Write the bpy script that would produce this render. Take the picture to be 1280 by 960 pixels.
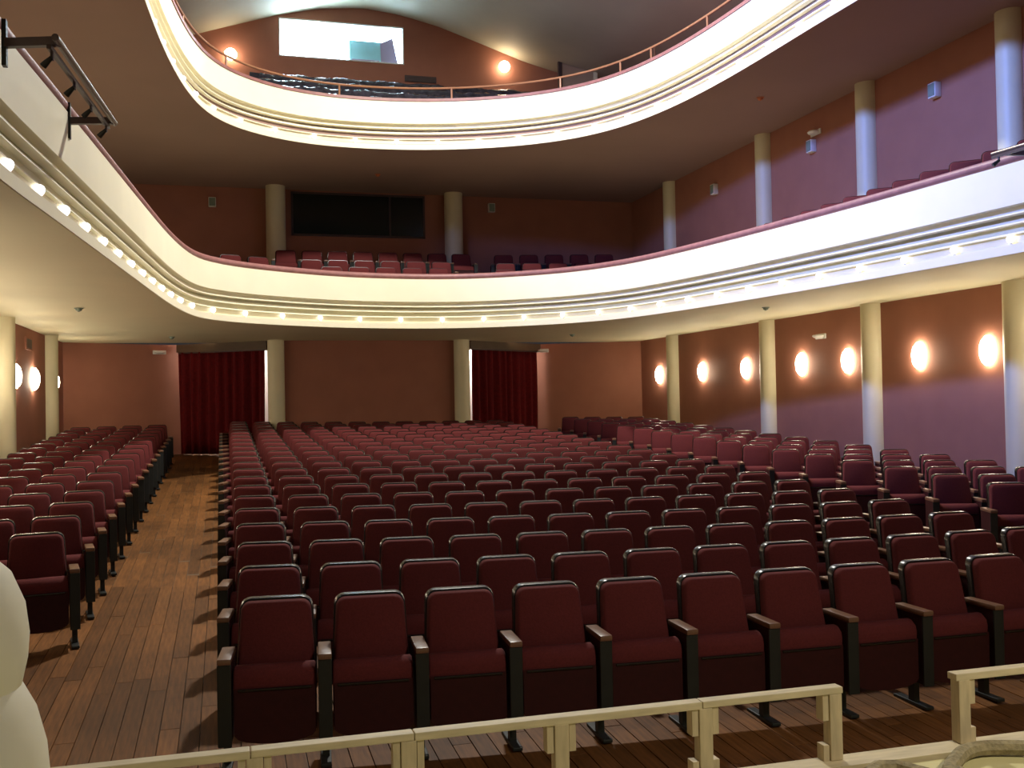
import bpy, bmesh, math, random
from mathutils import Vector, Matrix
from mathutils.geometry import tessellate_polygon

random.seed(7)
scene = bpy.context.scene
COL = scene.collection
for o in list(bpy.data.objects):
    bpy.data.objects.remove(o)

# ------------------------------------------------------------------ camera, world, lights
EYE = 2.26            # camera height above the stalls floor line at v = 0
H1 = EYE + 1.60       # underside of the lower balcony
H2 = EYE + 5.50       # underside of the upper gallery
SLOPE = 0.04          # stalls floor rises towards the back

cam = bpy.data.cameras.new('camera')
cam.sensor_width = 36.0
cam.lens = 1270.0 / 1280.0 * 36.0
cam.clip_end = 200
camo = bpy.data.objects.new('camera', cam)
COL.objects.link(camo)
yaw, pitch, roll = math.radians(15.83), math.radians(0.997), math.radians(-1.081)
fwd = Vector((math.sin(yaw) * math.cos(pitch), math.cos(yaw) * math.cos(pitch), math.sin(pitch)))
r0 = Vector((math.cos(yaw), -math.sin(yaw), 0))
u0 = r0.cross(fwd)
cr = math.cos(roll) * r0 + math.sin(roll) * u0
cu = -math.sin(roll) * r0 + math.cos(roll) * u0
M = Matrix((cr, cu, -fwd)).transposed().to_4x4()
M.translation = Vector((0, 0, EYE))
camo.matrix_world = M
scene.camera = camo

scene.view_settings.view_transform = 'Standard'
scene.view_settings.look = 'None'
scene.view_settings.gamma = 1.0
scene.view_settings.use_curve_mapping = False
scene.view_settings.exposure = 0.0

world = bpy.data.worlds.new('world')
scene.world = world
world.use_nodes = True
world.node_tree.nodes['Background'].inputs['Color'].default_value = (0.75, 0.85, 1.0, 1)
world.node_tree.nodes['Background'].inputs['Strength'].default_value = 0.03


def area_light(name, loc, target, size, power, color, spread=180):
    l = bpy.data.lights.new(name, 'AREA')
    l.shape = 'DISK'
    l.size = size
    l.energy = power
    l.color = color
    l.spread = math.radians(spread)
    o = bpy.data.objects.new(name, l)
    COL.objects.link(o)
    o.location = loc
    o.rotation_euler = (Vector(target) - Vector(loc)).to_track_quat('-Z', 'Y').to_euler()
    return o


# ceiling lamp in the vault, and cold daylight from a window high in the left gallery wall
area_light('ceiling_lamp', (3.7, 15.6, EYE + 9.6), (3.7, 15.6, 0), 0.8, 1850, (1.0, 0.97, 0.88))
fill_l = area_light('front_row_fill', (4.0, -2.5, EYE + 5.2), (3.0, 3.6, 0.0), 0.8, 60, (1.0, 0.9, 0.74), 72)  # unseen warm fill, added to brighten the front seats and rails
area_light('side_window_daylight', (-3.35, 10.0, EYE + 8.5), (10.5, 12.8, EYE + 3.2), 1.5, 1500, (0.17, 0.3, 1.0), 100)


# ------------------------------------------------------------------ materials
def lin(c):
    return tuple((x / 255 / 12.92) if x / 255 <= 0.04045 else ((x / 255 + 0.055) / 1.055) ** 2.4 for x in c)


def mat(name, rgb, rough=0.6, var=0.12, scale=6.0, bump=0.0, metallic=0.0, stretch=None, coat=0.0, spec=0.5, sheen=0.0):
    m = bpy.data.materials.new(name)
    m.use_nodes = True
    nt = m.node_tree
    b = nt.nodes['Principled BSDF']
    c = lin(rgb)
    b.inputs['Roughness'].default_value = rough
    b.inputs['Metallic'].default_value = metallic
    b.inputs['Specular IOR Level'].default_value = spec
    b.inputs['Coat Weight'].default_value = coat
    b.inputs['Sheen Weight'].default_value = sheen
    tc = nt.nodes.new('ShaderNodeTexCoord')
    mp = nt.nodes.new('ShaderNodeMapping')
    nt.links.new(tc.outputs['Object'], mp.inputs['Vector'])
    if stretch:
        mp.inputs['Scale'].default_value = stretch
    n = nt.nodes.new('ShaderNodeTexNoise')
    n.inputs['Scale'].default_value = scale
    n.inputs['Detail'].default_value = 5
    nt.links.new(mp.outputs['Vector'], n.inputs['Vector'])
    r = nt.nodes.new('ShaderNodeValToRGB')
    r.color_ramp.elements[0].position = 0.3
    r.color_ramp.elements[1].position = 0.7
    r.color_ramp.elements[0].color = tuple(x * (1 - var) for x in c) + (1,)
    r.color_ramp.elements[1].color = tuple(min(1, x * (1 + var)) for x in c) + (1,)
    nt.links.new(n.outputs['Fac'], r.inputs['Fac'])
    nt.links.new(r.outputs['Color'], b.inputs['Base Color'])
    if bump:
        bp = nt.nodes.new('ShaderNodeBump')
        bp.inputs['Strength'].default_value = bump
        bp.inputs['Distance'].default_value = 0.01
        nt.links.new(n.outputs['Fac'], bp.inputs['Height'])
        nt.links.new(bp.outputs['Normal'], b.inputs['Normal'])
    return m


def emit(name, rgb, strength):
    m = bpy.data.materials.new(name)
    m.use_nodes = True
    b = m.node_tree.nodes['Principled BSDF']
    b.inputs['Base Color'].default_value = (0.8, 0.8, 0.8, 1)
    b.inputs['Emission Color'].default_value = tuple(rgb) + (1,)
    b.inputs['Emission Strength'].default_value = strength
    return m


CREAM = mat('cream_plaster', (232, 224, 196), 0.55, 0.03, 1.5, 0.05)
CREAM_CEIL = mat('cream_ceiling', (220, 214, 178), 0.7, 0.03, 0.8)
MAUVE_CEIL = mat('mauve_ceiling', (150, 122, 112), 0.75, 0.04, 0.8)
GREY_CEIL = mat('grey_vault', (190, 186, 164), 0.7, 0.08, 0.6)
TERRA = mat('terracotta_paint', (158, 106, 87), 0.7, 0.05, 2.0, 0.05, spec=0.2)
COLUMN = mat('column_paint', (214, 206, 172), 0.5, 0.03, 2.0)
SEATRED = mat('burgundy_cloth', (90, 36, 36), 0.9, 0.12, 90.0, 0.15, spec=0.2)
SEATDARK = mat('burgundy_panel', (50, 15, 15), 0.6, 0.15, 20.0, spec=0.2)
SHELL = mat('dark_plastic', (20, 13, 12), 0.27, 0.1, 10.0, spec=0.5)
ARMWOOD = mat('arm_wood', (110, 78, 58), 0.35, 0.15, 12.0, 0.0, stretch=(8, 1, 8))
BLACKMETAL = mat('black_metal', (34, 36, 34), 0.45, 0.1, 10.0, metallic=0.3)
RAWWOOD = mat('raw_pine', (198, 184, 148), 0.6, 0.14, 9.0, 0.05, stretch=(1, 6, 6))
RAWPOST = mat('raw_pine_upright', (192, 176, 140), 0.6, 0.14, 9.0, 0.05, stretch=(6, 6, 1))
PLYWOOD = mat('pale_plywood', (214, 206, 150), 0.6, 0.06, 3.0)
ROPE = mat('grey_rope', (150, 138, 104), 0.9, 0.3, 60.0, 0.5)
VELVETRAIL = mat('rose_rail', (140, 94, 90), 0.5, 0.15, 8.0, 0.2)
COPPER = mat('brown_pipe', (150, 104, 74), 0.4, 0.1, 6.0)
CURTAIN = mat('red_velvet', (92, 14, 17), 0.9, 0.2, 14.0, 0.1, spec=0.2)
PELMET = mat('brown_pelmet', (84, 66, 46), 0.6, 0.1, 5.0)
WHITE = mat('white_plastic', (225, 225, 220), 0.4, 0.03, 5.0)
LOBBY = mat('lobby_white', (240, 236, 228), 0.7, 0.02, 3.0)
PLASTIC = mat('crumpled_plastic', (58, 56, 66), 0.16, 0.5, 7.0, 1.0)
DARKGLASS = mat('dark_green_glass', (18, 28, 24), 0.15, 0.1, 2.0)
DARKVENT = mat('dark_vent', (62, 46, 46), 0.5, 0.1, 5.0)
TAUPE = mat('taupe_panel', (160, 138, 116), 0.6, 0.05, 3.0)
STEEL = mat('bar_steel', (120, 108, 98), 0.35, 0.1, 6.0, metallic=0.6)
IRON = mat('brown_iron', (72, 52, 46), 0.45, 0.1, 6.0)
PLASTER = mat('pale_plaster', (226, 222, 200), 0.6, 0.05, 5.0, 0.1)
ORANGE = mat('orange_plastic', (190, 110, 70), 0.5, 0.05, 5.0)
GREENGREY = mat('grey_green_plastic', (120, 135, 120), 0.4, 0.1, 5.0)
CYAN = mat('pale_cyan_case', (165, 232, 245), 0.5, 0.04, 3.0)
LILAC = mat('lilac_flap', (175, 165, 195), 0.5, 0.04, 3.0)
SCONCE_E = emit('sconce_glow', (1.0, 0.87, 0.64), 54.0)
GLOBE_E = emit('globe_glow', (1.0, 0.80, 0.55), 22.0)
BULB_E = emit('bulb_glow', (1.0, 0.95, 0.92), 2.6)
WINDOW_E = emit('window_daylight', (0.62, 0.8, 1.0), 26.0)


def plank_material():
    m = mat('worn_floorboards', (100, 64, 32), 0.6, 0.3, 5.0, 0.05, stretch=(9, 0.8, 1), spec=0.15)
    nt = m.node_tree
    b = nt.nodes['Principled BSDF']
    ramp = [n for n in nt.nodes if n.type == 'VALTORGB'][0]
    geo = nt.nodes.new('ShaderNodeNewGeometry')
    oi = nt.nodes.new('ShaderNodeObjectInfo')
    add = nt.nodes.new('ShaderNodeMath')
    add.operation = 'ADD'
    fr = nt.nodes.new('ShaderNodeMath')
    fr.operation = 'FRACT'
    nt.links.new(geo.outputs['Random Per Island'], add.inputs[0])
    nt.links.new(oi.outputs['Random'], add.inputs[1])
    nt.links.new(add.outputs[0], fr.inputs[0])
    mr = nt.nodes.new('ShaderNodeMapRange')
    mr.inputs['To Min'].default_value = 0.72
    mr.inputs['To Max'].default_value = 1.22
    nt.links.new(fr.outputs[0], mr.inputs['Value'])
    mx = nt.nodes.new('ShaderNodeVectorMath')
    mx.operation = 'SCALE'
    nt.links.new(ramp.outputs['Color'], mx.inputs[0])
    nt.links.new(mr.outputs[0], mx.inputs['Scale'])
    # broad worn patches
    wn = nt.nodes.new('ShaderNodeTexNoise')
    wn.inputs['Scale'].default_value = 1.1
    wn.inputs['Detail'].default_value = 4
    nt.links.new(geo.outputs['Position'], wn.inputs['Vector'])
    mr2 = nt.nodes.new('ShaderNodeMapRange')
    mr2.inputs['From Min'].default_value = 0.3
    mr2.inputs['From Max'].default_value = 0.7
    mr2.inputs['To Min'].default_value = 0.7
    mr2.inputs['To Max'].default_value = 1.3
    nt.links.new(wn.outputs['Fac'], mr2.inputs['Value'])
    mx2 = nt.nodes.new('ShaderNodeVectorMath')
    mx2.operation = 'SCALE'
    nt.links.new(mx.outputs[0], mx2.inputs[0])
    nt.links.new(mr2.outputs[0], mx2.inputs['Scale'])
    nt.links.new(mx2.outputs[0], b.inputs['Base Color'])
    return m


PLANK = plank_material()


# ------------------------------------------------------------------ helpers
class MB:
    def __init__(self):
        self.v, self.f = [], []

    def add(self, vs, fs):
        n = len(self.v)
        self.v += [tuple(p) for p in vs]
        self.f += [tuple(i + n for i in f) for f in fs]
        return self

    def box(self, a, b, rz=0.0, piv=None):
        (x0, y0, z0), (x1, y1, z1) = a, b
        vs = [(x0, y0, z0), (x1, y0, z0), (x1, y1, z0), (x0, y1, z0), (x0, y0, z1), (x1, y0, z1), (x1, y1, z1), (x0, y1, z1)]
        if rz:
            px, py = piv if piv else ((x0 + x1) / 2, (y0 + y1) / 2)
            c, s = math.cos(rz), math.sin(rz)
            vs = [(px + (x - px) * c - (y - py) * s, py + (x - px) * s + (y - py) * c, z) for x, y, z in vs]
        return self.add(vs, [(0, 3, 2, 1), (4, 5, 6, 7), (0, 1, 5, 4), (1, 2, 6, 5), (2, 3, 7, 6), (3, 0, 4, 7)])

    def bar(self, p, q, w, h):
        """square bar from p to q, w across (horizontal), h high"""
        p, q = Vector(p), Vector(q)
        d = (q - p).normalized()
        up = Vector((0, 0, 1)) if abs(d.z) < 0.95 else Vector((0, 1, 0))
        s = d.cross(up).normalized()
        t = s.cross(d)
        vs = []
        for c in (p, q):
            for a, b in ((-1, -1), (1, -1), (1, 1), (-1, 1)):
                vs.append(c + s * (a * w / 2) + t * (b * h / 2))
        return self.add(vs, [(0, 1, 2, 3), (7, 6, 5, 4), (0, 4, 5, 1), (1, 5, 6, 2), (2, 6, 7, 3), (3, 7, 4, 0)])

    def tube(self, pts, r, n=10, cap=True):
        pts = [Vector(p) for p in pts]
        rings = []
        for i, p in enumerate(pts):
            d = (pts[min(i + 1, len(pts) - 1)] - pts[max(i - 1, 0)]).normalized()
            up = Vector((0, 0, 1)) if abs(d.z) < 0.95 else Vector((0, 1, 0))
            s = d.cross(up).normalized()
            t = s.cross(d)
            rr = r[i] if isinstance(r, (list, tuple)) else r
            rings.append([p + s * (rr * math.cos(2 * math.pi * k / n)) + t * (rr * math.sin(2 * math.pi * k / n)) for k in range(n)])
        vs = [p for ring in rings for p in ring]
        fs = []
        for i in range(len(pts) - 1):
            for k in range(n):
                a, b = i * n + k, i * n + (k + 1) % n
                fs.append((a, b, b + n, a + n))
        if cap:
            fs.append(tuple(range(n))[::-1])
            fs.append(tuple((len(pts) - 1) * n + k for k in range(n)))
        return self.add(vs, fs)

    def lathe(self, prof, n=20, c=(0, 0, 0)):
        vs, fs = [], []
        for r, z in prof:
            for k in range(n):
                a = 2 * math.pi * k / n
                vs.append((c[0] + r * math.cos(a), c[1] + r * math.sin(a), c[2] + z))
        for i in range(len(prof) - 1):
            for k in range(n):
                a, b = i * n + k, i * n + (k + 1) % n
                fs.append((a, b, b + n, a + n))
        fs.append(tuple(range(n))[::-1])
        fs.append(tuple((len(prof) - 1) * n + k for k in range(n)))
        return self.add(vs, fs)

    def mesh(self, name, material, smooth=False, bevel=0.0, angle=40):
        me = bpy.data.meshes.new(name)
        me.from_pydata(self.v, [], self.f)
        bm = bmesh.new()
        bm.from_mesh(me)
        if bevel:
            es = [e for e in bm.edges if len(e.link_faces) == 2 and e.calc_face_angle(0) > 0.6]
            bmesh.ops.bevel(bm, geom=es, offset=bevel, segments=2, affect='EDGES', profile=0.6)
        bmesh.ops.recalc_face_normals(bm, faces=bm.faces)
        bm.to_mesh(me)
        bm.free()
        me.materials.append(material)
        if smooth:
            me.polygons.foreach_set('use_smooth', [True] * len(me.polygons))
            me.set_sharp_from_angle(angle=math.radians(angle))
        return me

    def build(self, name, material, parent=None, **k):
        return link(name, self.mesh(name, material, **k), parent)


def link(name, me, parent=None, loc=None):
    o = bpy.data.objects.new(name, me)
    COL.objects.link(o)
    if parent is not None:
        o.parent = parent
    if loc is not None:
        o.location = loc
    return o


def tag(o, label, cat, group=None, kind=None):
    o['label'] = label
    o['category'] = cat
    if group:
        o['group'] = group
    if kind:
        o['kind'] = kind
    return o


def struct(o):
    o['kind'] = 'structure'
    return o


def thing(name, label, cat, loc=(0, 0, 0), rz=0.0, group=None):
    o = bpy.data.objects.new(name, None)
    o.empty_display_size = 0.1
    COL.objects.link(o)
    o.location = loc
    o.rotation_euler = (0, 0, rz)
    return tag(o, label, cat, group)


ORD = ['', 'first', 'second', 'third', 'fourth', 'fifth', 'sixth', 'seventh', 'eighth', 'ninth', 'tenth', 'eleventh', 'twelfth',
       'thirteenth', 'fourteenth', 'fifteenth', 'sixteenth', 'seventeenth', 'eighteenth', 'nineteenth', 'twentieth',
       'twenty-first', 'twenty-second', 'twenty-third', 'twenty-fourth', 'twenty-fifth', 'twenty-sixth', 'twenty-seventh',
       'twenty-eighth', 'twenty-ninth', 'thirtieth', 'thirty-first', 'thirty-second', 'thirty-third', 'thirty-fourth',
       'thirty-fifth', 'thirty-sixth', 'thirty-seventh', 'thirty-eighth', 'thirty-ninth', 'fortieth', 'forty-first',
       'forty-second', 'forty-third', 'forty-fourth', 'forty-fifth', 'forty-sixth', 'forty-seventh', 'forty-eighth']

UL, UR, VB, VF = -3.65, 11.03, 26.3, 2.5


def fz(v):
    return SLOPE * v


# ------------------------------------------------------------------ room shell
# floor: sloped base and real planks
fl = struct(MB().add([(UL, 1.5, fz(1.5) - .3), (UR, 1.5, fz(1.5) - .3), (UR, 28.6, fz(28.6) - .3), (UL, 28.6, fz(28.6) - .3),
                      (UL, 1.5, fz(1.5) - .012), (UR, 1.5, fz(1.5) - .012), (UR, 28.6, fz(28.6) - .012), (UL, 28.6, fz(28.6) - .012)],
                     [(0, 3, 2, 1), (4, 5, 6, 7), (0, 1, 5, 4), (1, 2, 6, 5), (2, 3, 7, 6), (3, 0, 4, 7)]).build('floor', PELMET))
PW, PL = 0.12, 1.6
plank_mb = MB()
g = 0.0015
plank_mb.add([(g, g, -.012), (PW - g, g, -.012), (PW - g, PL - g, -.012 + SLOPE * PL), (g, PL - g, -.012 + SLOPE * PL),
              (g + .002, g + .002, 0), (PW - g - .002, g + .002, 0), (PW - g - .002, PL - g - .002, SLOPE * PL), (g + .002, PL - g - .002, SLOPE * PL)],
             [(4, 5, 6, 7), (0, 1, 5, 4), (1, 2, 6, 5), (2, 3, 7, 6), (3, 0, 4, 7)])
plank_me = plank_mb.mesh('plank', PLANK)
far = MB()
cells = []
nx = int((UR - UL) / PW)
for i in range(nx):
    x = UL + i * PW
    y = 1.6 - random.random() * PL
    while y < 28.4:
        cells.append((x, y))
        y += PL
pv = Vector((0.2, 3.5))
def plank_rank(c):
    x, y = c
    if y < 2.0 or x < -2.6 or x > 4.6:
        return 1000 + (Vector((x, y)) - pv).length
    return (Vector((x, y)) - pv).length
cells.sort(key=plank_rank)
for i, (x, y) in enumerate(cells):
    dz = random.uniform(-.001, .001)
    if i < 300:
        link('plank', plank_me, fl, (x, y, fz(y) + dz))
    else:
        yl = min(PL, 28.5 - y)
        vs = []
        for p in plank_mb.v:
            vs.append((x + p[0], y + min(p[1], yl), fz(y) + min(p[1], yl) * SLOPE + (0 if p[2] >= SLOPE * p[1] - 1e-6 else -.012) + dz))
        far.add(vs, plank_mb.f)
fp = far.build('planks', PLANK, fl)
fp['kind'] = 'stuff'

ZT = EYE + 10.9
struct(MB().box((UL - .25, -6, -.5), (UL, 28.6, EYE + 9.4)).build('wall_left', TERRA))
struct(MB().box((UR, -6, -.5), (UR + .25, 28.6, EYE + 9.4)).build('wall_right', TERRA))

# gallery level vaulted ceiling, a shallow barrel running along the hall
def vault(u):
    t = abs(u - 3.6)
    pts = [(0, 10.32), (1.0, 10.22), (2.0, 10.0), (3.2, 9.62), (4.4, 9.22), (6.0, 8.85), (8.0, 8.6)]
    for (a, za), (b, zb) in zip(pts, pts[1:]):
        if t <= b:
            return EYE + za + (zb - za) * (t - a) / (b - a)
    return EYE + 8.6
us = [UL - .3 + (UR - UL + .6) * i / 40 for i in range(41)]
cm = MB()
vs, fs = [], []
for v in (-6, 26.6):
    for u in us:
        vs.append((u, v, vault(u)))
    for u in us:
        vs.append((u, v, vault(u) + .2))
n = 41
for i in range(40):
    fs.append((i, i + 1, 2 * n + i + 1, 2 * n + i))
    fs.append((n + i, 3 * n + i, 3 * n + i + 1, n + i + 1))
cm.add(vs, fs)
struct(cm.build('ceiling', GREY_CEIL, smooth=True))

# upper back wall (from lower balcony floor up) with the projection window
W0, W1, WZ0, WZ1 = 1.48, 4.65, EYE + 8.93, EYE + 9.88
wb = MB()
zb = H1 + .2
wb.box((UL, VB, zb), (UR, VB + .5, WZ0))
wb.box((UL, VB, WZ0), (W0, VB + .5, WZ1))
wb.box((W1, VB, WZ0), (UR, VB + .5, WZ1))
wb.box((UL, VB, WZ1), (UR, VB + .5, EYE + 10.8))
struct(wb.build('wall_back', TERRA))
# window: reveal and bright daylight pane behind
wn = struct(thing('window_1', 'bright projection window high in the back wall', 'window'))
del wn['label'], wn['category']
wf = MB()
wf.box((W0 - .02, VB - .01, WZ1 - .02), (W1 + .02, VB + .9, WZ1 + .02))
wf.box((W0 - .02, VB - .01, WZ0 - .02), (W1 + .02, VB + .9, WZ0 + .01))
wf.box((W0 - .02, VB - .01, WZ0), (W0 + .01, VB + .9, WZ1))
wf.box((W1 - .01, VB - .01, WZ0), (W1 + .02, VB + .9, WZ1))
wf.build('window_frame', WHITE, wn)
MB().box((W0, VB + .8, WZ0), (W1, VB + .84, WZ1)).build('window_pane', WINDOW_E, wn)
px = thing('projector_case', 'pale cyan case standing in the projection window', 'projector', (3.68, VB + .35, WZ0 + .01))
MB().box((-.42, -.2, 0), (.42, .25, .58)).build('case_body', CYAN, px, bevel=.03, smooth=True)
MB().box((-.36, -.22, .02), (.36, -.2, .08)).build('case_foot', LILAC, px)
bl = bpy.data.lights.new('case_fill', 'POINT')  # extra point light inside the opening, added to brighten the cyan case
bl.energy = 45
bl.color = (.7, .92, 1)
bl.shadow_soft_size = .05
bo = bpy.data.objects.new('case_fill', bl)
COL.objects.link(bo)
bo.location = (2.4, VB + .08, WZ1 - .12)
sh = thing('window_flap', 'slanted grey flap at right end of the projection window', 'shutter', (4.33, VB + .15, WZ0 + .01))
MB().add([(-.24, 0, 0), (.2, 0, 0), (.06, 0, .7), (-.26, 0, .55), (-.24, .05, 0), (.2, .05, 0), (.06, .05, .7), (-.26, .05, .55)],
         [(0, 1, 2, 3), (7, 6, 5, 4), (0, 4, 5, 1), (1, 5, 6, 2), (2, 6, 7, 3), (3, 7, 4, 0)]).build('flap_board', LILAC, sh)
MB().bar((.2, .025, .0), (.06, .025, .7), .03, .03).build('flap_edge', WHITE, sh)

# stalls back walls: centre piece forward, oblique side pieces, two doorways
LS = ((UL, 25.95), (-1.05, 27.2))
RS = ((8.38, 27.35), (UR, 25.85))
def wall_run(name, p, q, z0, z1, th=.2, material=TERRA):
    d = (Vector(q) - Vector(p)).normalized()
    nrm = Vector((-d.y, d.x)) * th
    a = [p, q, (q[0] + nrm.x, q[1] + nrm.y), (p[0] + nrm.x, p[1] + nrm.y)]
    vs = [(x, y, z0) for x, y in a] + [(x, y, z1) for x, y in a]
    return MB().add(vs, [(0, 3, 2, 1), (4, 5, 6, 7), (0, 1, 5, 4), (1, 2, 6, 5), (2, 3, 7, 6), (3, 0, 4, 7)]).build(name, material)
for nm, p, q in (('wall_back_left', *LS), ('wall_back_right', *RS), ('wall_back_centre', (1.1, 25.42), (5.98, 25.47))):
    struct(wall_run(nm, p, q, .7, H1))
# lobby seen through the curtain gaps
for nm, p, q in (('wall_lobby_left', (-1.6, 28.5), (2.6, 27.4)), ('wall_lobby_right', (4.6, 27.5), (9.0, 28.5))):
    struct(wall_run(nm, p, q, .7, H1, .1, LOBBY))
for x in (-.2, 7.3):
    l = bpy.data.lights.new('lobby_lamp', 'POINT')
    l.energy = 220
    l.shadow_soft_size = .15
    l.color = (1, .95, .9)
    o = bpy.data.objects.new('lobby_lamp', l)
    COL.objects.link(o)
    o.location = (x, 27.5, H1 - .15)

# ------------------------------------------------------------------ balconies
C1 = [(-1.62, 2.6), (-1.56, 5.2), (-1.47, 7.67), (-1.38, 8.71), (-1.27, 10.15), (-1.11, 12.2), (-.87, 15.37), (-.72, 16.94), (-.52, 18.39), (-.26, 19.21),
      (.31, 19.95), (1.08, 20.5), (1.9, 20.97), (2.75, 21.27), (3.61, 21.37), (4.47, 21.35), (5.29, 21.1), (6.05, 20.64), (6.76, 20.03),
      (7.33, 19.23), (7.75, 18.2), (8.0, 16.95), (8.2, 15.75), (8.46, 13.66), (8.64, 11.95), (8.74, 10.49), (8.83, 9.3), (8.95, 6), (9.05, 2.6)]
C2 = [(-1.5, 2.6), (-1.4, 6), (-1.25, 9.5), (-1.1, 12), (-.95, 14.39), (-.85, 15.92), (-.69, 17.45), (-.48, 18.75), (-.2, 19.74), (.22, 20.5), (.85, 21.12),
      (1.68, 21.57), (2.6, 21.75), (3.73, 21.72), (4.75, 21.5), (5.73, 21.12), (6.63, 20.55), (7.42, 19.73), (7.95, 18.6), (8.25, 17.29),
      (8.4, 15.99), (8.47, 14.7), (8.5, 13.5), (8.55, 12.2), (8.7, 9.5), (8.85, 6), (8.95, 2.6)]


def spline(P, step=.3):
    P = [Vector(p) for p in P]
    out = []
    for i in range(len(P) - 1):
        a, b, c, d = P[max(i - 1, 0)], P[i], P[i + 1], P[min(i + 2, len(P) - 1)]
        for k in range(12):
            t = k / 12
            out.append(.5 * ((2 * b) + (c - a) * t + (2 * a - 5 * b + 4 * c - d) * t * t + (3 * b - a - 3 * c + d) * t ** 3))
    out.append(P[-1])
    # smooth
    for _ in range(60):
        out = [out[0]] + [(out[i - 1] + 2 * out[i] + out[i + 1]) / 4 for i in range(1, len(out) - 1)] + [out[-1]]
    # resample by arc length
    res, acc = [out[0]], 0
    for a, b in zip(out, out[1:]):
        L = (b - a).length
        while acc + L >= step:
            a = a + (b - a) * ((step - acc) / L)
            L = (b - a).length
            res.append(a)
            acc = 0
        acc += L
    res.append(out[-1])
    return res


def normals(c):
    out = []
    for i in range(len(c)):
        d = (c[min(i + 1, len(c) - 1)] - c[max(i - 1, 0)]).normalized()
        out.append(Vector((-d.y, d.x)))      # away from the open middle of the hall
    return out


def sweep(c, prof, closed=False):
    nr = normals(c)
    vs, fs = [], []
    m = len(prof)
    for p, q in zip(c, nr):
        for off, z in prof:
            w = p + q * off
            vs.append((w.x, w.y, z))
    for i in range(len(c) - 1):
        for k in range(m if closed else m - 1):
            a, b = i * m + k, i * m + (k + 1) % m
            fs.append((a, b, b + m, a + m))
    if closed:
        fs.append(tuple(range(m)))
        fs.append(tuple((len(c) - 1) * m + k for k in range(m))[::-1])
    return MB().add(vs, fs)


def balcony(name, label, c, H, soffit, back, railz):
    t = thing(name, label, 'balcony')
    # slab between the front curve and the walls
    nr = normals(c)
    inner = [p + q * .12 for p, q in zip(c, nr)]
    poly = [Vector((p.x, p.y, 0)) for p in inner] + [Vector((UR, 2.6, 0))] + [Vector((x, y, 0)) for x, y in back] + [Vector((UL, 2.6, 0))]
    tri = tessellate_polygon([poly])
    nn = len(poly)
    vs = [(p.x, p.y, H) for p in poly] + [(p.x, p.y, H + .5) for p in poly]
    fs = [tuple(x) for x in tri] + [tuple(x + nn for x in reversed(x_)) for x_ in tri]
    fs += [(i, (i + 1) % nn, (i + 1) % nn + nn, i + nn) for i in range(nn)]
    MB().add(vs, fs).build('slab', soffit, t)
    sm = dict(smooth=True, angle=35)
    sweep(c, [(.2, H - .004), (.01, H - .004), (.01, H), (.2, H)], True).build('soffit_edge', soffit, t, **sm)
    sweep(c, [(.13, H), (0, H), (0, H + .11), (.13, H + .11)], True).build('lip', CREAM, t, **sm)
    sweep(c, [(.2, H + .10), (.13, H + .11), (.10, H + .225), (.2, H + .235)], True).build('bulb_cove', CREAM, t, **sm)
    for z0, o0, o1 in ((.235, .135, .06), (.35, .12, .045), (.46, .105, .025)):
        z1 = z0 + .105
        sweep(c, [(.24, H + z0 - .006), (o1 + .012, H + z0 - .006), (o1, H + z0), (o1 + .004, H + z0 + .016), (o0 - .012, H + z0 + .034), (o0, H + z0 + .06), (o0, H + z1), (.24, H + z1)], True).build('cornice_step', CREAM, t, **sm)
    sweep(c, [(.14, H + .565), (0, H + .565), (0, H + 1.05), (.14, H + 1.05)], True).build('parapet', CREAM, t, **sm)
    return t


def outline_tube(c, off, z, r, n=10):
    nr = normals(c)
    return MB().tube([(p.x + q.x * off, p.y + q.y * off, z) for p, q in zip(c, nr)], r, n)


c1, c2 = spline(C1), spline(C2)
b1 = balcony('balcony', 'lower curved balcony with cream stepped cornice, bulbs and rose rail', c1, H1, CREAM_CEIL, [(UR, VB), (UL, VB)], 0)
outline_tube(c1, .06, H1 + 1.11, .065, 12).build('cap_rail', VELVETRAIL, b1, smooth=True)
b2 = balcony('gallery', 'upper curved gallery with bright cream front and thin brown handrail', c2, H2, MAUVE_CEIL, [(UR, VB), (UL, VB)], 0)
sweep(c2, [(-.02, H2 + 1.05), (-.02, H2 + 1.11), (.2, H2 + 1.11), (.2, H2 + 1.05)], True).build('cap_rail', VELVETRAIL, b2, smooth=True)
outline_tube(c2, .08, H2 + 1.36, .025, 8).build('handrail', COPPER, b2, smooth=True)
nr2 = normals(c2)
post_me = MB().tube([(0, 0, 0), (0, 0, .26)], .022, 8).mesh('rail_post', COPPER, smooth=True)
post_pts = [(-.55, 18.4), (.17, 20.4), (2.38, 21.75), (4.72, 21.5), (6.95, 20.25), (7.75, 19.2), (8.1, 18.2), (8.38, 16.4), (8.47, 14.2), (8.55, 12)]
for u, v in post_pts:
    i = min(range(len(c2)), key=lambda k: (c2[k] - Vector((u, v))).length)
    p = c2[i] + nr2[i] * .08
    link('rail_post', post_me, b2, (p.x, p.y, H2 + 1.1))

# stepped platforms carrying the balcony seats
pf = MB()
pf.box((-.6, 22.6, H1 + .5), (9.2, VB, H1 + .60))
pf.box((-.8, 23.0, H1 + .6), (9.4, VB, H1 + .86))
pf.box((-.8, 23.85, H1 + .86), (9.4, VB, H1 + 1.2))
pf.box((9.05, 5, H1 + .5), (UR, 22.6, H1 + .62))
struct(pf.build('floor_balcony', TAUPE))
pf = MB()
for k in range(4):
    pf.box((UL, 22.48 + .8 * k, H2 + .48 + .38 * k), (UR, VB, H2 + .48 + .38 * (k + 1)))
struct(pf.build('floor_gallery', MAUVE_CEIL))

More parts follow.
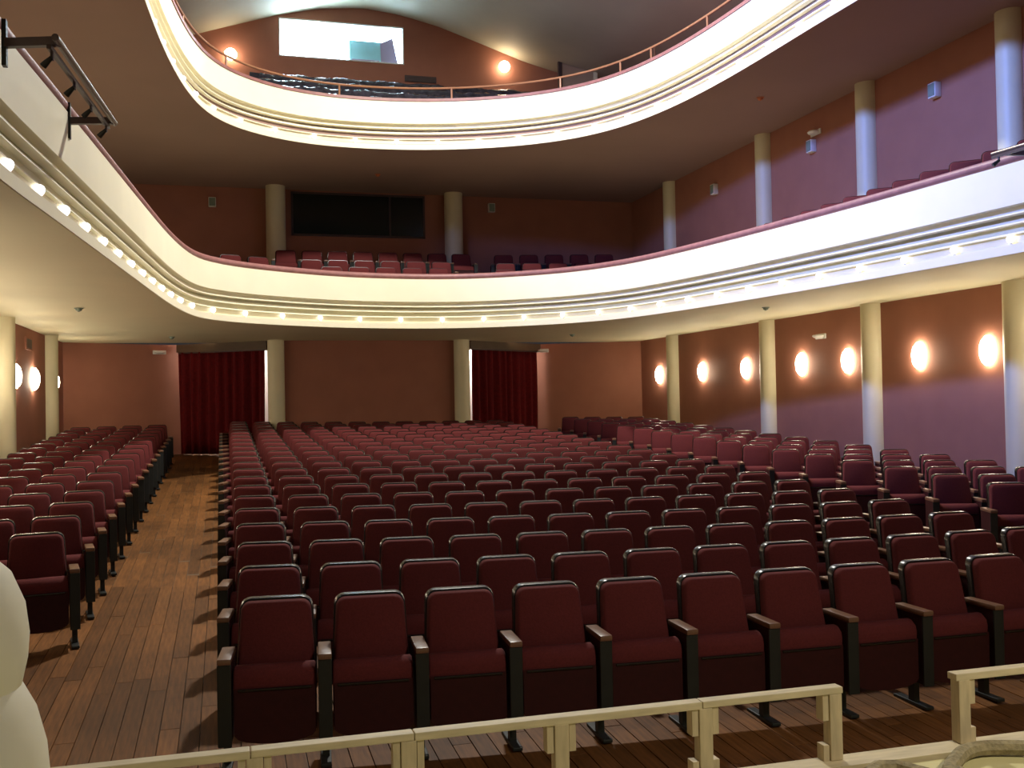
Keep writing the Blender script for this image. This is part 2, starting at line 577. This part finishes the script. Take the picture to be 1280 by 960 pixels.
# bulbs sitting on the lip of both cornices
bulb_prof = [(.014, 0), (.026, .012), (.04, .03), (.046, .055), (.04, .08), (.02, .096)]
bulb_me = MB().lathe(bulb_prof, 10).mesh('glass', BULB_E, smooth=True, angle=80)
base_me = MB().lathe([(.02, -.025), (.022, -.02), (.02, .004)], 8).mesh('socket', WHITE, smooth=True)


def bulbs(c, H, where, cen, step=.88):
    nr = normals(c)
    i0 = min(range(len(c)), key=lambda k: (c[k] - Vector(cen)).length)
    cum = [0]
    for a, b in zip(c, c[1:]):
        cum.append(cum[-1] + (b - a).length)
    s = cum[i0] % step
    pts = []
    while s < cum[-1]:
        k = max(j for j in range(len(cum)) if cum[j] <= s)
        k = min(k, len(c) - 2)
        t = (s - cum[k]) / (cum[k + 1] - cum[k])
        p = c[k].lerp(c[k + 1], t) + nr[k].lerp(nr[k + 1], t) * .055
        pts.append(p)
        s += step
    pts = [p for p in pts if not ((p.x < 2 and p.y < 7.5 + (H > 6) * 6.8) or (p.x > 6 and p.y < 9.3 + (H > 6) * 2.9))]
    for j, p in enumerate(pts):
        o = thing('light_bulb', f'small round glowing bulb, {ORD[j + 1]} from left along the {where} cornice', 'light bulb', (p.x, p.y, H + .135), 0,
                  f'bulbs along the {where} cornice')
        link('glass', bulb_me, o)
        link('socket', base_me, o)


bulbs(c1, H1, 'lower balcony', (3.62, 21.37))
bulbs(c2, H2, 'upper gallery', (3.73, 21.72))

# ------------------------------------------------------------------ columns
def column(u, v, z0, z1, r, label, group):
    t = thing('column', label, 'column', (u, v, z0), 0, group)
    h = z1 - z0
    MB().lathe([(r, 0), (r, h)], 28).build('shaft', COLUMN, t, smooth=True)
    MB().lathe([(r + .015, 0), (r + .015, .12), (r, .14)], 28).build('base_ring', COLUMN, t, smooth=True)


cv = [12.06, 15.46, 19.0, 23.66]
words = ['nearest', 'second nearest', 'third nearest', 'farthest']
for k, v in enumerate(cv):
    column(UR - .03, v, fz(v), H1, .2, f'cream round column, {words[k]} on the right stalls wall between sconces', 'columns on the right stalls wall')
    column(UR - .03, v, H1 + .62, H2, .2, f'cream column, {words[k]} on right wall above the lower balcony', 'columns on the right balcony wall')
for k, v in enumerate(cv[2:]):
    column(UL + .03, v, fz(v), H1, .2, f'cream round column, {["nearer", "farther"][k]} of two on left stalls wall', 'columns on the left stalls wall')
column(1.22, 25.25, fz(25.2), H1, .2, 'cream column right of the left red curtain on stalls back wall', 'columns on the stalls back wall')
column(5.85, 25.3, fz(25.3), H1, .2, 'cream column left of the right red curtain on stalls back wall', 'columns on the stalls back wall')
column(1.3, 25.95, H1 + 1.2, H2, .24, 'pale column in shade left of the dark glazed window, lower balcony back', 'columns at the lower balcony back')
column(5.86, 26.0, H1 + 1.2, H2, .24, 'pale column in shade right of the dark glazed window, lower balcony back', 'columns at the lower balcony back')

# dark control room window behind the balcony seats
w2 = struct(thing('window_2', '', ''))
del w2['label'], w2['category']
MB().box((1.75, VB - .03, EYE + 4.38), (5.1, VB - .005, EYE + 5.4)).build('window_pane', DARKGLASS, w2)
wf = MB()
for a, b in (((1.7, EYE + 4.33), (5.15, EYE + 4.38)), ((1.7, EYE + 5.4), (5.15, EYE + 5.45)), ((1.7, EYE + 4.33), (1.75, EYE + 5.45)), ((5.1, EYE + 4.33), (5.15, EYE + 5.45)), ((4.2, EYE + 4.38), (4.25, EYE + 5.4))):
    wf.box((a[0], VB - .05, a[1]), (b[0], VB - .003, b[1]))
wf.build('window_frame', DARKVENT, w2)

# ------------------------------------------------------------------ curtains and pelmets
def curtain(p, q, z0, z1, label, seed, pel):
    rnd = random.Random(seed)
    t = thing('door_curtain', label, 'curtain', ((p[0] + q[0]) / 2, (p[1] + q[1]) / 2, z0), 0, 'red door curtains')
    P, Q = Vector(p), Vector(q)
    d = (Q - P)
    L = d.length
    d.normalize()
    nn = Vector((-d.y, d.x))
    nu, nz = 90, 8
    ph = [rnd.uniform(0, 6.28) for _ in range(4)]
    o = Vector((t.location.x, t.location.y))
    vs, fs = [], []
    for k in range(nz + 1):
        fz_ = k / nz
        for i in range(nu + 1):
            s = i / nu
            a = .075 * math.sin(s * 62 + ph[0]) + .03 * math.sin(s * 25 + ph[1] + (1 - fz_) * .8) + .012 * math.sin(s * 140 + ph[2])
            sh_ = .03 * math.sin((1 - fz_) * 3 + ph[3])
            w = P + d * (s * L + sh_ * (s - .5)) + nn * a * (1 - .35 * fz_) - o
            vs.append((w.x, w.y, fz_ * (z1 - z0)))
    for k in range(nz):
        for i in range(nu):
            a = k * (nu + 1) + i
            fs.append((a, a + 1, a + nu + 2, a + nu + 1))
    ob = MB().add(vs, fs).build('curtain_cloth', CURTAIN, t, smooth=True, angle=80)
    md = ob.modifiers.new('solid', 'SOLIDIFY')
    md.thickness = .008
    a, b = Vector(pel[0]), Vector(pel[1])
    e = thing('pelmet', 'brown wooden pelmet above the ' + ('left' if seed == 1 else 'right') + ' red curtain', 'pelmet', ((a.x + b.x) / 2, (a.y + b.y) / 2, H1), 0, 'pelmets over the curtains')
    m = e.location
    MB().bar((a.x - m.x, a.y - m.y, -.1), (b.x - m.x, b.y - m.y, -.1), .16, .2).build('pelmet_board', PELMET, e)
    MB().bar((a.x - m.x, a.y - m.y, -.215), (b.x - m.x, b.y - m.y, -.215), .03, .03).build('curtain_rod', IRON, e)


curtain((-1.1, 27.1), (.97, 25.72), fz(26.5) + .03, H1 - .04, 'dark red velvet curtain over the left back doorway', 1, ((-1.1, 27.1), (1.05, 25.5)))
curtain((6.24, 25.75), (8.42, 27.25), fz(26.5) + .03, H1 - .04, 'dark red velvet curtain over the right back doorway', 2, ((6.1, 25.55), (8.5, 27.2)))

# ------------------------------------------------------------------ wall sconces
N = 12
vs, fs = [], []
NZ = 9
for q in range(NZ):
    t_ = -1 + 2 * q / (NZ - 1)
    rr = max(.25, math.sqrt(1 - .9 * t_ * t_))
    for k in range(N + 1):
        a = math.pi * k / N
        vs.append((.135 * rr * math.cos(a), -.12 * rr * math.sin(a) - .015, .22 * t_))
for q in range(NZ - 1):
    for k in range(N):
        i = q * (N + 1) + k
        fs.append((i, i + 1, i + N + 2, i + N + 1))
    fs.append((q * (N + 1) + N, q * (N + 1), (q + 1) * (N + 1), (q + 1) * (N + 1) + N))
fs.append(tuple(range(N + 1))[::-1])
fs.append(tuple((NZ - 1) * (N + 1) + k for k in range(N + 1)))
sconce_me = MB().add(vs, fs).mesh('lamp_shade', SCONCE_E, smooth=True, angle=60)
plate_me = MB().box((-.05, -.02, -.08), (.05, 0, .08)).mesh('wall_plate', WHITE)
SC = [9.1, 10.7, 12.68, 14.24, 16.23, 17.78, 20.01, 22.11, 24.6]
for k, v in enumerate(SC):
    t = thing('wall_sconce', f'glowing half-round wall sconce, {ORD[len(SC) - k]} from the back on right stalls wall', 'wall lamp', (UR, v, EYE + .63), -math.pi / 2, 'sconces on the right wall')
    link('lamp_shade', sconce_me, t)
    link('wall_plate', plate_me, t)
SCL = [9.1, 10.7, 12.68, 14.24, 16.23, 18.03, 20.1, 21.97, 24.48]
for k, v in enumerate(SCL):
    t = thing('wall_sconce', f'glowing half-round wall sconce, {ORD[len(SCL) - k]} from the back on left stalls wall', 'wall lamp', (UL, v, EYE + .63), math.pi / 2, 'sconces on the left wall')
    link('lamp_shade', sconce_me, t)
    link('wall_plate', plate_me, t)
globe_me = MB().lathe([(.03, -.15), (.09, -.12), (.14, -.06), (.155, 0), (.14, .06), (.09, .12), (.03, .15)], 18).mesh('globe', GLOBE_E, smooth=True, angle=80)
for u, z, w in ((.27, 8.8, 'left'), (7.36, 9.0, 'right')):
    t = thing('globe_lamp', f'round glowing globe lamp on gallery back wall, {w} of the bright window', 'wall lamp', (u, VB - .18, EYE + z), 0, 'gallery globe lamps')
    link('globe', globe_me, t)
    MB().box((-.04, .13, -.05), (.04, .18, .05)).build('wall_plate', WHITE, t)

# ------------------------------------------------------------------ theatre seats
def rounded(top, bot, z0, z1, r, n=5):
    pts = [(bot, z0)]
    for k in range(n + 1):
        a = math.pi / 2 * k / n
        pts.append((top - r + r * math.cos(a), z1 - r + r * math.sin(a)))
    pts += [(-x, z) for x, z in reversed(pts)]
    return pts


def pillow(outl, yf, yb, inset, recl, z0):
    """cushion slab from an x,z outline: front face at yf (towards the stage), back at yb"""
    cx, cz = 0, sum(p[1] for p in outl) / len(outl)
    rings = []
    def ring(s, y):
        return [(x * (1 - s / .25), y + (z - z0) * recl, cz + (z - cz) * (1 - s / .25)) for x, z in outl]
    rings.append(ring(inset * 2.2, yf))
    rings.append(ring(inset, yf + .008))
    rings.append(ring(0, yf + .03))
    rings.append(ring(0, yb))
    n = len(outl)
    vs = [p for r_ in rings for p in r_]
    fs = []
    for i in range(3):
        for k in range(n):
            a, b = i * n + k, i * n + (k + 1) % n
            fs.append((a, b, b + n, a + n))
    fs.append(tuple(range(n))[::-1])
    fs.append(tuple(3 * n + k for k in range(n)))
    return MB().add(vs, fs)


RECL = .2
back_o = rounded(.2, .226, .42, .885, .055)
shell_o = rounded(.212, .230, .40, .9, .065)
P_back = pillow(back_o, -.055, .03, .012, RECL, .42).mesh('backrest', SEATRED, smooth=True, angle=70)
P_shell = pillow(shell_o, .0, .05, .004, RECL, .42).mesh('back_shell', SHELL, smooth=True, angle=50)
# tipped-up seat cushion: rounded roll on top
vs, fs = [], []
prof = [(-.06, .2), (-.06, .50), (-.075, .545), (-.11, .568), (-.15, .565), (-.185, .54), (-.195, .5), (-.19, .45), (-.17, .2)]
for x, sc_ in ((-.226, .93), (-.215, 1), (.215, 1), (.226, .93)):
    for y, z in prof:
        vs.append((x, -.125 + (y + .125) * sc_, .4 + (z - .4) * (sc_ if z > .4 else 1)))
m_ = len(prof)
for i in range(3):
    for k in range(m_):
        a, b = i * m_ + k, i * m_ + (k + 1) % m_
        fs.append((a, b, b + m_, a + m_))
fs.append(tuple(range(m_))[::-1])
fs.append(tuple(3 * m_ + k for k in range(m_)))
P_seat = MB().add(vs, fs).mesh('seat_cushion', SEATRED, smooth=True, angle=60)
# underside panel of the seat, curved lower edge
out = [(-.215, .45), (.215, .45), (.215, .2)] + [(.215 * math.cos(a), .2 - .05 * math.sin(a)) for a in [math.pi * k / 8 for k in range(1, 8)]] + [(-.215, .2)]
n_ = len(out)
vs = [(x, -.205, z) for x, z in out] + [(x, -.175, z) for x, z in out]
fs = [tuple(range(n_)), tuple(range(n_, 2 * n_))[::-1]] + [(i, (i + 1) % n_, (i + 1) % n_ + n_, i + n_) for i in range(n_)]
P_panel = MB().add(vs, fs).mesh('seat_underside', SEATDARK, bevel=.006, smooth=True, angle=40)
P_strip = MB().box((-.2, -.212, .438), (.2, -.2, .452)).mesh('seat_strip', SHELL, bevel=.003)
# left hand standard (arm top, upholstered side, dark front edge, leg, foot)
X0 = -.27
P_arm = MB().box((X0 - .038, -.25, .60), (X0 + .038, .06, .635)).mesh('armrest', ARMWOOD, bevel=.01, smooth=True, angle=40)
P_side = MB().box((X0 - .034, -.225, .16), (X0 + .034, .05, .60)).mesh('side_panel', SEATDARK)
P_edge = MB().box((X0 - .038, -.24, .15), (X0 + .038, -.225, .60)).mesh('front_edge', BLACKMETAL, bevel=.005)
P_leg = MB().box((X0 - .02, -.11, .01), (X0 + .02, -.05, .165)).mesh('leg', BLACKMETAL)
P_foot = MB().box((X0 - .03, -.24, 0), (X0 + .03, .1, .022)).mesh('foot', BLACKMETAL, bevel=.006)
SIDE = [('armrest', P_arm), ('side_panel', P_side), ('front_edge', P_edge), ('leg', P_leg), ('foot', P_foot)]
BODY = [('backrest', P_back), ('back_shell', P_shell), ('seat_cushion', P_seat), ('seat_underside', P_panel), ('seat_strip', P_strip)]


SUB = {'foot': 'leg', 'front_edge': 'side_panel', 'seat_strip': 'seat_underside'}


def seat(name, label, group, loc, rz, last, pitch=.54):
    t = thing(name, label, 'seat', loc, rz, group)
    made = {}
    for nm, me in BODY + SIDE:
        made[nm] = link(nm, me, made[SUB[nm]] if nm in SUB else t)
    if last:
        for nm, me in SIDE:
            made[nm] = link(nm, me, made[SUB[nm]] if nm in SUB else t, None if nm in SUB else (pitch, 0, 0))
    return t


def lag(u, tab):
    (a, fa), (b, fb), (c, fc) = tab
    return fa * (u - b) * (u - c) / ((a - b) * (a - c)) + fb * (u - a) * (u - c) / ((b - a) * (b - c)) + fc * (u - a) * (u - b) / ((c - a) * (c - b))


def vc(u, k):
    return lag(u, ((.25, 6.08), (3, 5.89), (5.5, 5.85))) + k * lag(u, ((.25, .957), (3, .905), (5.5, .88)))


OFF = .035      # back top edge sits this far behind the seat origin
spots = []
for k in range(21):
    for j in range(12):
        u = .27 + .541 * j
        v = vc(u, k)
        a = math.atan((vc(u + .1, k) - vc(u - .1, k)) / .2)
        spots.append((u, v - OFF, a, j == 11, k, j, 'c'))
for k in range(17):
    for j in range(4):
        a = math.atan(.17)
        u = -1.47 - .541 * j * math.cos(a)
        v = 9.0 + .975 * k - .541 * j * math.sin(a)
        spots.append((u, v - OFF, a, j == 0, k, j, 'l'))
for k in range(17):
    for j in range(4):
        a = -math.atan(.38)
        u = 8.25 + .541 * j * math.cos(a)
        v = 9.25 + .915 * k + .541 * j * math.sin(a)
        spots.append((u, v - OFF, a, j == 3, k, j, 'r'))
spots.sort(key=lambda s: math.hypot(s[0], s[1]))
BLK = {'c': ('centre block', 'left aisle'), 'l': ('left block', 'aisle'), 'r': ('right block', 'aisle')}
farbm = bmesh.new()
mats = []
for i, (u, v, a, last, k, j, b) in enumerate(spots):
    blk, ais = BLK[b]
    if i < 300:
        lab = f'burgundy tip-up theatre seat, {ORD[j + 1]} from {ais}, {ORD[k + 1]} row of {blk}'
        seat('theatre_seat', lab, f'seats of the {blk}', (u, v, fz(v)), a, last)
    else:
        T = Matrix.Translation((u, v, fz(v))) @ Matrix.Rotation(a, 4, 'Z')
        items = [(m, T) for _, m in BODY + SIDE] + ([(m, T @ Matrix.Translation((.54, 0, 0))) for _, m in SIDE] if last else [])
        for me, TT in items:
            mt = me.materials[0]
            if mt not in mats:
                mats.append(mt)
            mi = mats.index(mt)
            nv = len(farbm.verts)
            nf = len(farbm.faces)
            farbm.from_mesh(me)
            farbm.verts.ensure_lookup_table()
            farbm.faces.ensure_lookup_table()
            bmesh.ops.transform(farbm, matrix=TT, verts=farbm.verts[nv:])
            for f in farbm.faces[nf:]:
                f.material_index = mi
me = bpy.data.meshes.new('theatre_seats')
farbm.to_mesh(me)
farbm.free()
for mt in mats:
    me.materials.append(mt)
tag(link('theatre_seats', me), 'rearmost rows of burgundy theatre seats below the back wall', 'seats', None, 'stuff')

# balcony seats
def bal(u, v, z, a, label, group, last=True):
    seat('tip_up_chair', label, group, (u, v, z), a, last).scale = (1.12, 1, 1)


for row, (v, z, u0_, n1, m0, m1) in enumerate(((22.85, H1 + .60, 2.0, 5, 6.36, 4), (23.65, H1 + .86, 1.62, 6, 6.6, 5), (24.55, H1 + 1.2, 1.1, 8, 6.8, 5))):
    rn = ['front', 'middle', 'rear'][row]
    for j in range(n1):
        bal(u0_ + .35 + .61 * j, v - OFF, z, 0, f'dark red balcony seat, {ORD[j + 1]} from left, {rn} row between the shaded columns', 'seats between the balcony columns')
    for j in range(m1):
        bal(m0 + .63 * j, v - .12 * j - OFF, z, -.15, f'dark red balcony seat, {ORD[j + 1]} from left, {rn} row right of shaded columns', 'seats at balcony back right')
for row, (u, v, z) in enumerate(((.8, 23.35, H1 + .86), (.2, 23.1, H1 + .86), (-.35, 22.75, H1 + .60))):
    bal(u, v, z, .3, f'dark red balcony seat, {ORD[3 - row]} from left, in the rounded left corner', 'seats in the left balcony corner')
for j in range(12):
    v = 9.35 + .585 * j
    bal(9.45 - .012 * j, v, H1 + .57, -.7, f'dark red balcony seat behind the right parapet, {ORD[j + 1]} from the stage', 'seats behind the right parapet')

# plastic sheets over the gallery benches
for k in range(4):
    rnd = random.Random(k)
    v0, z0 = 22.7 + .8 * k, H2 + .86 + .38 * k
    t = thing('plastic_sheet', f'dark shiny plastic sheet draped over gallery bench, {ORD[k + 1]} row from the railing', 'sheet', (4.2, v0, z0), 0, 'sheets over the gallery benches')
    uu = [-3.5 + 7.9 * i / 120 for i in range(121)]
    pr = [(-.2, 0), (-.22, .25), (-.2, .4), (-.13, .5), (.0, .55), (.1, .56), (.18, .5), (.2, .3), (.2, 0)]
    m_ = len(pr)
    vs, fs = [], []
    for x in uu:
        sag = .015 * math.sin(x * 5.8 + k) + .01 * math.sin(x * 13.1 + 2 * k)
        for y, z in pr:
            vs.append((x + rnd.uniform(-.02, .02), y + rnd.uniform(-.02, .02), max(0, z + (sag + rnd.uniform(-.012, .012) if z else 0))))
    for i in range(120):
        for q in range(m_ - 1):
            a = i * m_ + q
            fs.append((a, a + 1, a + m_ + 1, a + m_))
    fs.append(tuple(range(m_)))
    fs.append(tuple(120 * m_ + q for q in range(m_))[::-1])
    MB().add(vs, fs).build('sheet_film', PLASTIC, t, smooth=True, angle=40)

# small fittings on the gallery back wall
t = thing('air_vent', 'dark oblong vent low on gallery back wall under the bright window', 'vent', (5.1, VB, EYE + 8.55))
MB().box((-.42, -.05, -.08), (.42, 0, .08)).build('vent_box', DARKVENT, t)
for q in range(3):
    MB().box((-.4, -.06, -.055 + q * .045), (.4, -.05, -.035 + q * .045)).build('slat', IRON, t)
t = thing('hatch_frame', 'dark framed opening beside the railing at right of gallery', 'frame', (9.25, 25.6, EYE + 8.2))
MB().box((-.55, -.04, .84), (.55, .04, .92)).build('lintel', DARKVENT, t)
MB().box((-.5, 0, -.6), (.45, .03, .84)).build('panel', TAUPE, t)
MB().box((.45, -.05, -.6), (.55, .05, .84)).build('frame_post', COLUMN, t)
MB().box((-.55, -.05, -.6), (-.45, .05, .84)).build('frame_post', DARKVENT, t)
t = thing('hanging_cable', 'thin brown cable hanging from the vaulted ceiling behind right railing', 'cable', (10.34, 23.0, EYE + 8.0))
MB().tube([(0, 0, -.6), (0, 0, 1.0)], .03, 8).build('cable', COPPER, t)

# ------------------------------------------------------------------ small fittings elsewhere
def speaker(u, v, z, rz, label):
    t = thing('wall_speaker', label, 'speaker', (u, v, z), rz, 'small wall speakers')
    MB().box((-.09, -.12, -.12), (.09, 0, .12)).build('cabinet', WHITE, t, bevel=.015, smooth=True)
    MB().box((-.075, -.126, -.1), (.075, -.12, .1)).build('grille', GREENGREY, t)


speaker(UR, 13.66, EYE + 4.84, -math.pi / 2, 'small white box speaker on right balcony wall, nearest of three')
speaker(UR, 17.2, EYE + 4.82, -math.pi / 2, 'small white box speaker under a light strip, right balcony wall')
speaker(UR, 21.24, EYE + 4.82, -math.pi / 2, 'small white box speaker on right balcony wall, farthest of three')
speaker(6.96, VB, EYE + 5.2, 0, 'small box speaker high on shaded balcony back wall, right of columns')
speaker(-.22, VB, EYE + 5.1, 0, 'small box speaker high on shaded balcony back wall, left of columns')


def emergency(u, v, z, rz, label):
    t = thing('emergency_light', label, 'emergency light', (u, v, z), rz, 'oval emergency lights')
    MB().box((-.17, -.03, -.05), (.17, 0, .05)).build('housing', WHITE, t, bevel=.012, smooth=True)
    MB().lathe([(.05, 0), (.12, .02), (.14, .05), (.12, .07)], 14).build('diffuser', WHITE, t, smooth=True).location = (0, -.04, -.04)


emergency(UR, 17.1, EYE + 1.14, -math.pi / 2, 'white oval emergency light between two sconces on right wall')
emergency(UR, 17.1, EYE + 5.06, -math.pi / 2, 'slim emergency light strip above the middle speaker on right balcony wall')
emergency(-1.55, 26.86, EYE + 1.4, math.atan(.48), 'white oval emergency light left of the left red curtain')
emergency(8.6, 27.1, EYE + 1.41, -math.atan(.57), 'white oval emergency light right of the right red curtain')


def detector(u, v, z, label, m):
    t = thing('smoke_detector', label, 'smoke detector', (u, v, z), 0, 'ceiling detectors')
    MB().lathe([(.03, -.05), (.045, -.04), (.05, -.015), (.07, -.01), (.07, 0)], 16).build('housing', m, t, smooth=True)
    MB().lathe([(.01, -.06), (.015, -.05)], 8).build('sensor', m, t)


detector(-2.18, 17.19, H1, 'small grey-green detector on cream ceiling above left stalls', GREENGREY)
detector(-1.11, 23.99, H1, 'small pale detector on cream ceiling before the left curtain', GREENGREY)
detector(8.12, 23.22, H1, 'small pale detector on cream ceiling before the right curtain', GREENGREY)
detector(9.32, 16.18, H1, 'small grey-green detector on cream ceiling above right stalls', GREENGREY)
detector(9.55, 16.6, H2, 'small orange detector on the brown ceiling under the right gallery', ORANGE)
detector(3.61, 24.16, H2, 'small detector on the dark ceiling under the gallery centre', ORANGE)
t = thing('wall_grille', 'narrow vertical grille on left stalls wall above the sconces', 'vent', (UL, 21.48, EYE + 1.3), math.pi / 2)
MB().box((-.3, -.03, -.12), (.3, 0, .12)).build('grille_frame', TERRA, t)
MB().box((-.26, -.035, -.09), (.26, -.03, .09)).build('grille_mesh', IRON, t)

# ------------------------------------------------------------------ lighting bars on the balcony fronts
def spot(parent, loc):
    o = MB().tube([(0, 0, .0), (0, 0, -.07)], .012, 6).build('lamp_hanger', IRON, parent)
    o.location = loc
    b = MB().tube([(0.0, -.01, -.05), (-.04, .01, -.085), (-.06, .02, -.105)], [.014, .022, .025], 10).build('spotlight', BLACKMETAL, parent, smooth=True)
    b.location = loc


def light_bar(label, A, B, a, b, lamps):
    m = (Vector(a) + Vector(b)) / 2
    t = thing('lighting_bar', label, 'lighting bar', m)
    A, B, a, b = [Vector(x) - m for x in (A, B, a, b)]
    MB().bar(A, a, .05, .06).build('bracket_arm', IRON, t)
    MB().bar(B, b, .05, .06).build('bracket_arm', IRON, t)
    for q in (A, B):
        MB().box((q.x - .015, q.y - .03, q.z - .16), (q.x + .015, q.y + .03, q.z + .16)).build('wall_plate', BLACKMETAL, t)
    d = (b - a).normalized() * .1
    MB().tube([a - d, b + d], .025, 10).build('front_bar', STEEL, t, smooth=True)
    MB().bar(a - d * .5 + Vector((-.05, 0, -.05)), b + d * .5 + Vector((-.05, 0, -.05)), .03, .03).build('back_bar', IRON, t)
    for s in lamps:
        spot(t, a.lerp(b, s) + Vector((-.05, 0, -.05)))


light_bar('dark bracketed lighting bar with small spotlights on left balcony front', (-1.42, 7.62, EYE + 2.53), (-1.3, 9.75, EYE + 2.58), (-1.05, 7.42, EYE + 2.5), (-.93, 9.75, EYE + 2.6), (.02, .35, .65, .97))
light_bar('dark lighting bar at right edge on right balcony front', (8.78, 9.1, EYE + 2.62), (8.9, 7.3, EYE + 2.62), (8.3, 9.3, EYE + 2.66), (8.45, 7.3, EYE + 2.66), (.02, .5))

# ------------------------------------------------------------------ stage edge, timber rails, rope and urn
SZ = EYE - 1.06
struct(MB().box((-4, -6, SZ - .1), (11.5, 2.52, SZ)).build('stage_floor', PLYWOOD))
struct(MB().box((-4, 2.4, -.1), (11.5, 2.5, SZ - .1)).build('stage_front', PLYWOOD))
board = MB().box((-3.6, 2.53, SZ - .12), (10.9, 2.615, SZ + .012)).build('trim_1', RAWWOOD)
struct(board)


def rail_set(label, us, u0_, u1_, cap_u):
    t = thing('timber_railing', label, 'railing', ((u0_ + u1_) / 2, 2.595, SZ + .012))
    ox = (u0_ + u1_) / 2
    hz = .19
    q = [u0_] + cap_u + [u1_]
    for k, (a, b) in enumerate(zip(q, q[1:])):
        MB().box((a - ox + .001, -.02, hz - (.0 if k % 2 else .002)), (b - ox - .001, .02, hz + .019)).build('top_rail', RAWWOOD, t, bevel=.003)
    for u in us:
        x = u - ox
        MB().box((x - .02, -.02, 0), (x + .02, .018, hz)).build('post', RAWPOST, t, bevel=.003)
        for s in (-1, 1):
            if (u - .07 < u0_ and s < 0) or (u + .07 > u1_ and s > 0):
                continue
            MB().box((x + s * .022, -.015, hz - .075), (x + s * .04, .02, hz - .001)).build('upper_block', RAWPOST, t)
            MB().box((x + s * .022, -.015, 0.0), (x + s * .04, .02, .045)).build('lower_block', RAWPOST, t)
    return t


rail_set('long raw pine railing along the stage edge before the front row', [-.35, .06, .44, .85, 1.27, 1.68], -.75, 1.705, [.05, .455, 1.26])
rail_set('short raw pine railing section at right of the stage edge', [2.12, 2.55, 2.97], 2.09, 3.3, [2.55])

t = thing('rope_coil', 'thick grey rope lying looped on pale stage boards at lower right', 'rope', (2.12, 2.29, SZ))
pts = []
for k in range(60):
    a = math.radians(250 - k * 7.5)
    r = .205 + .008 * math.sin(k * .7)
    pts.append((r * math.cos(a) * 1.15, r * math.sin(a), .024 + .01 * (k > 44)))
MB().tube(pts, .022, 8).build('rope_strand', ROPE, t, smooth=True)
pts = [(-.5, .0, .022), (-.44, .14, .022), (-.38, .175, .022), (-.33, .16, .022), (-.29, .08, .022), (-.28, -.1, .022)]
MB().tube(pts, .022, 8).build('rope_end', ROPE, t, smooth=True)

# pale rounded prop at the left edge of the view
d = 1.6
base = cr * (-.925) + fwd * d
t = thing('plaster_urn', 'pale plaster urn with a ball-shaped top, cut off by left edge', 'urn', (base.x, base.y, SZ))
MB().lathe([(.2, 0), (.2, .04), (.185, .15), (.176, .45), (.17, .52), (.155, .58), (.135, .62), (.11, .65)], 32).build('urn_body', PLASTER, t, smooth=True, angle=60)
MB().lathe([(.1, .56), (.13, .6), (.143, .66), (.146, .70), (.14, .75), (.12, .80), (.09, .83), (.04, .85)], 32).build('urn_ball', PLASTER, t, smooth=True, angle=60)
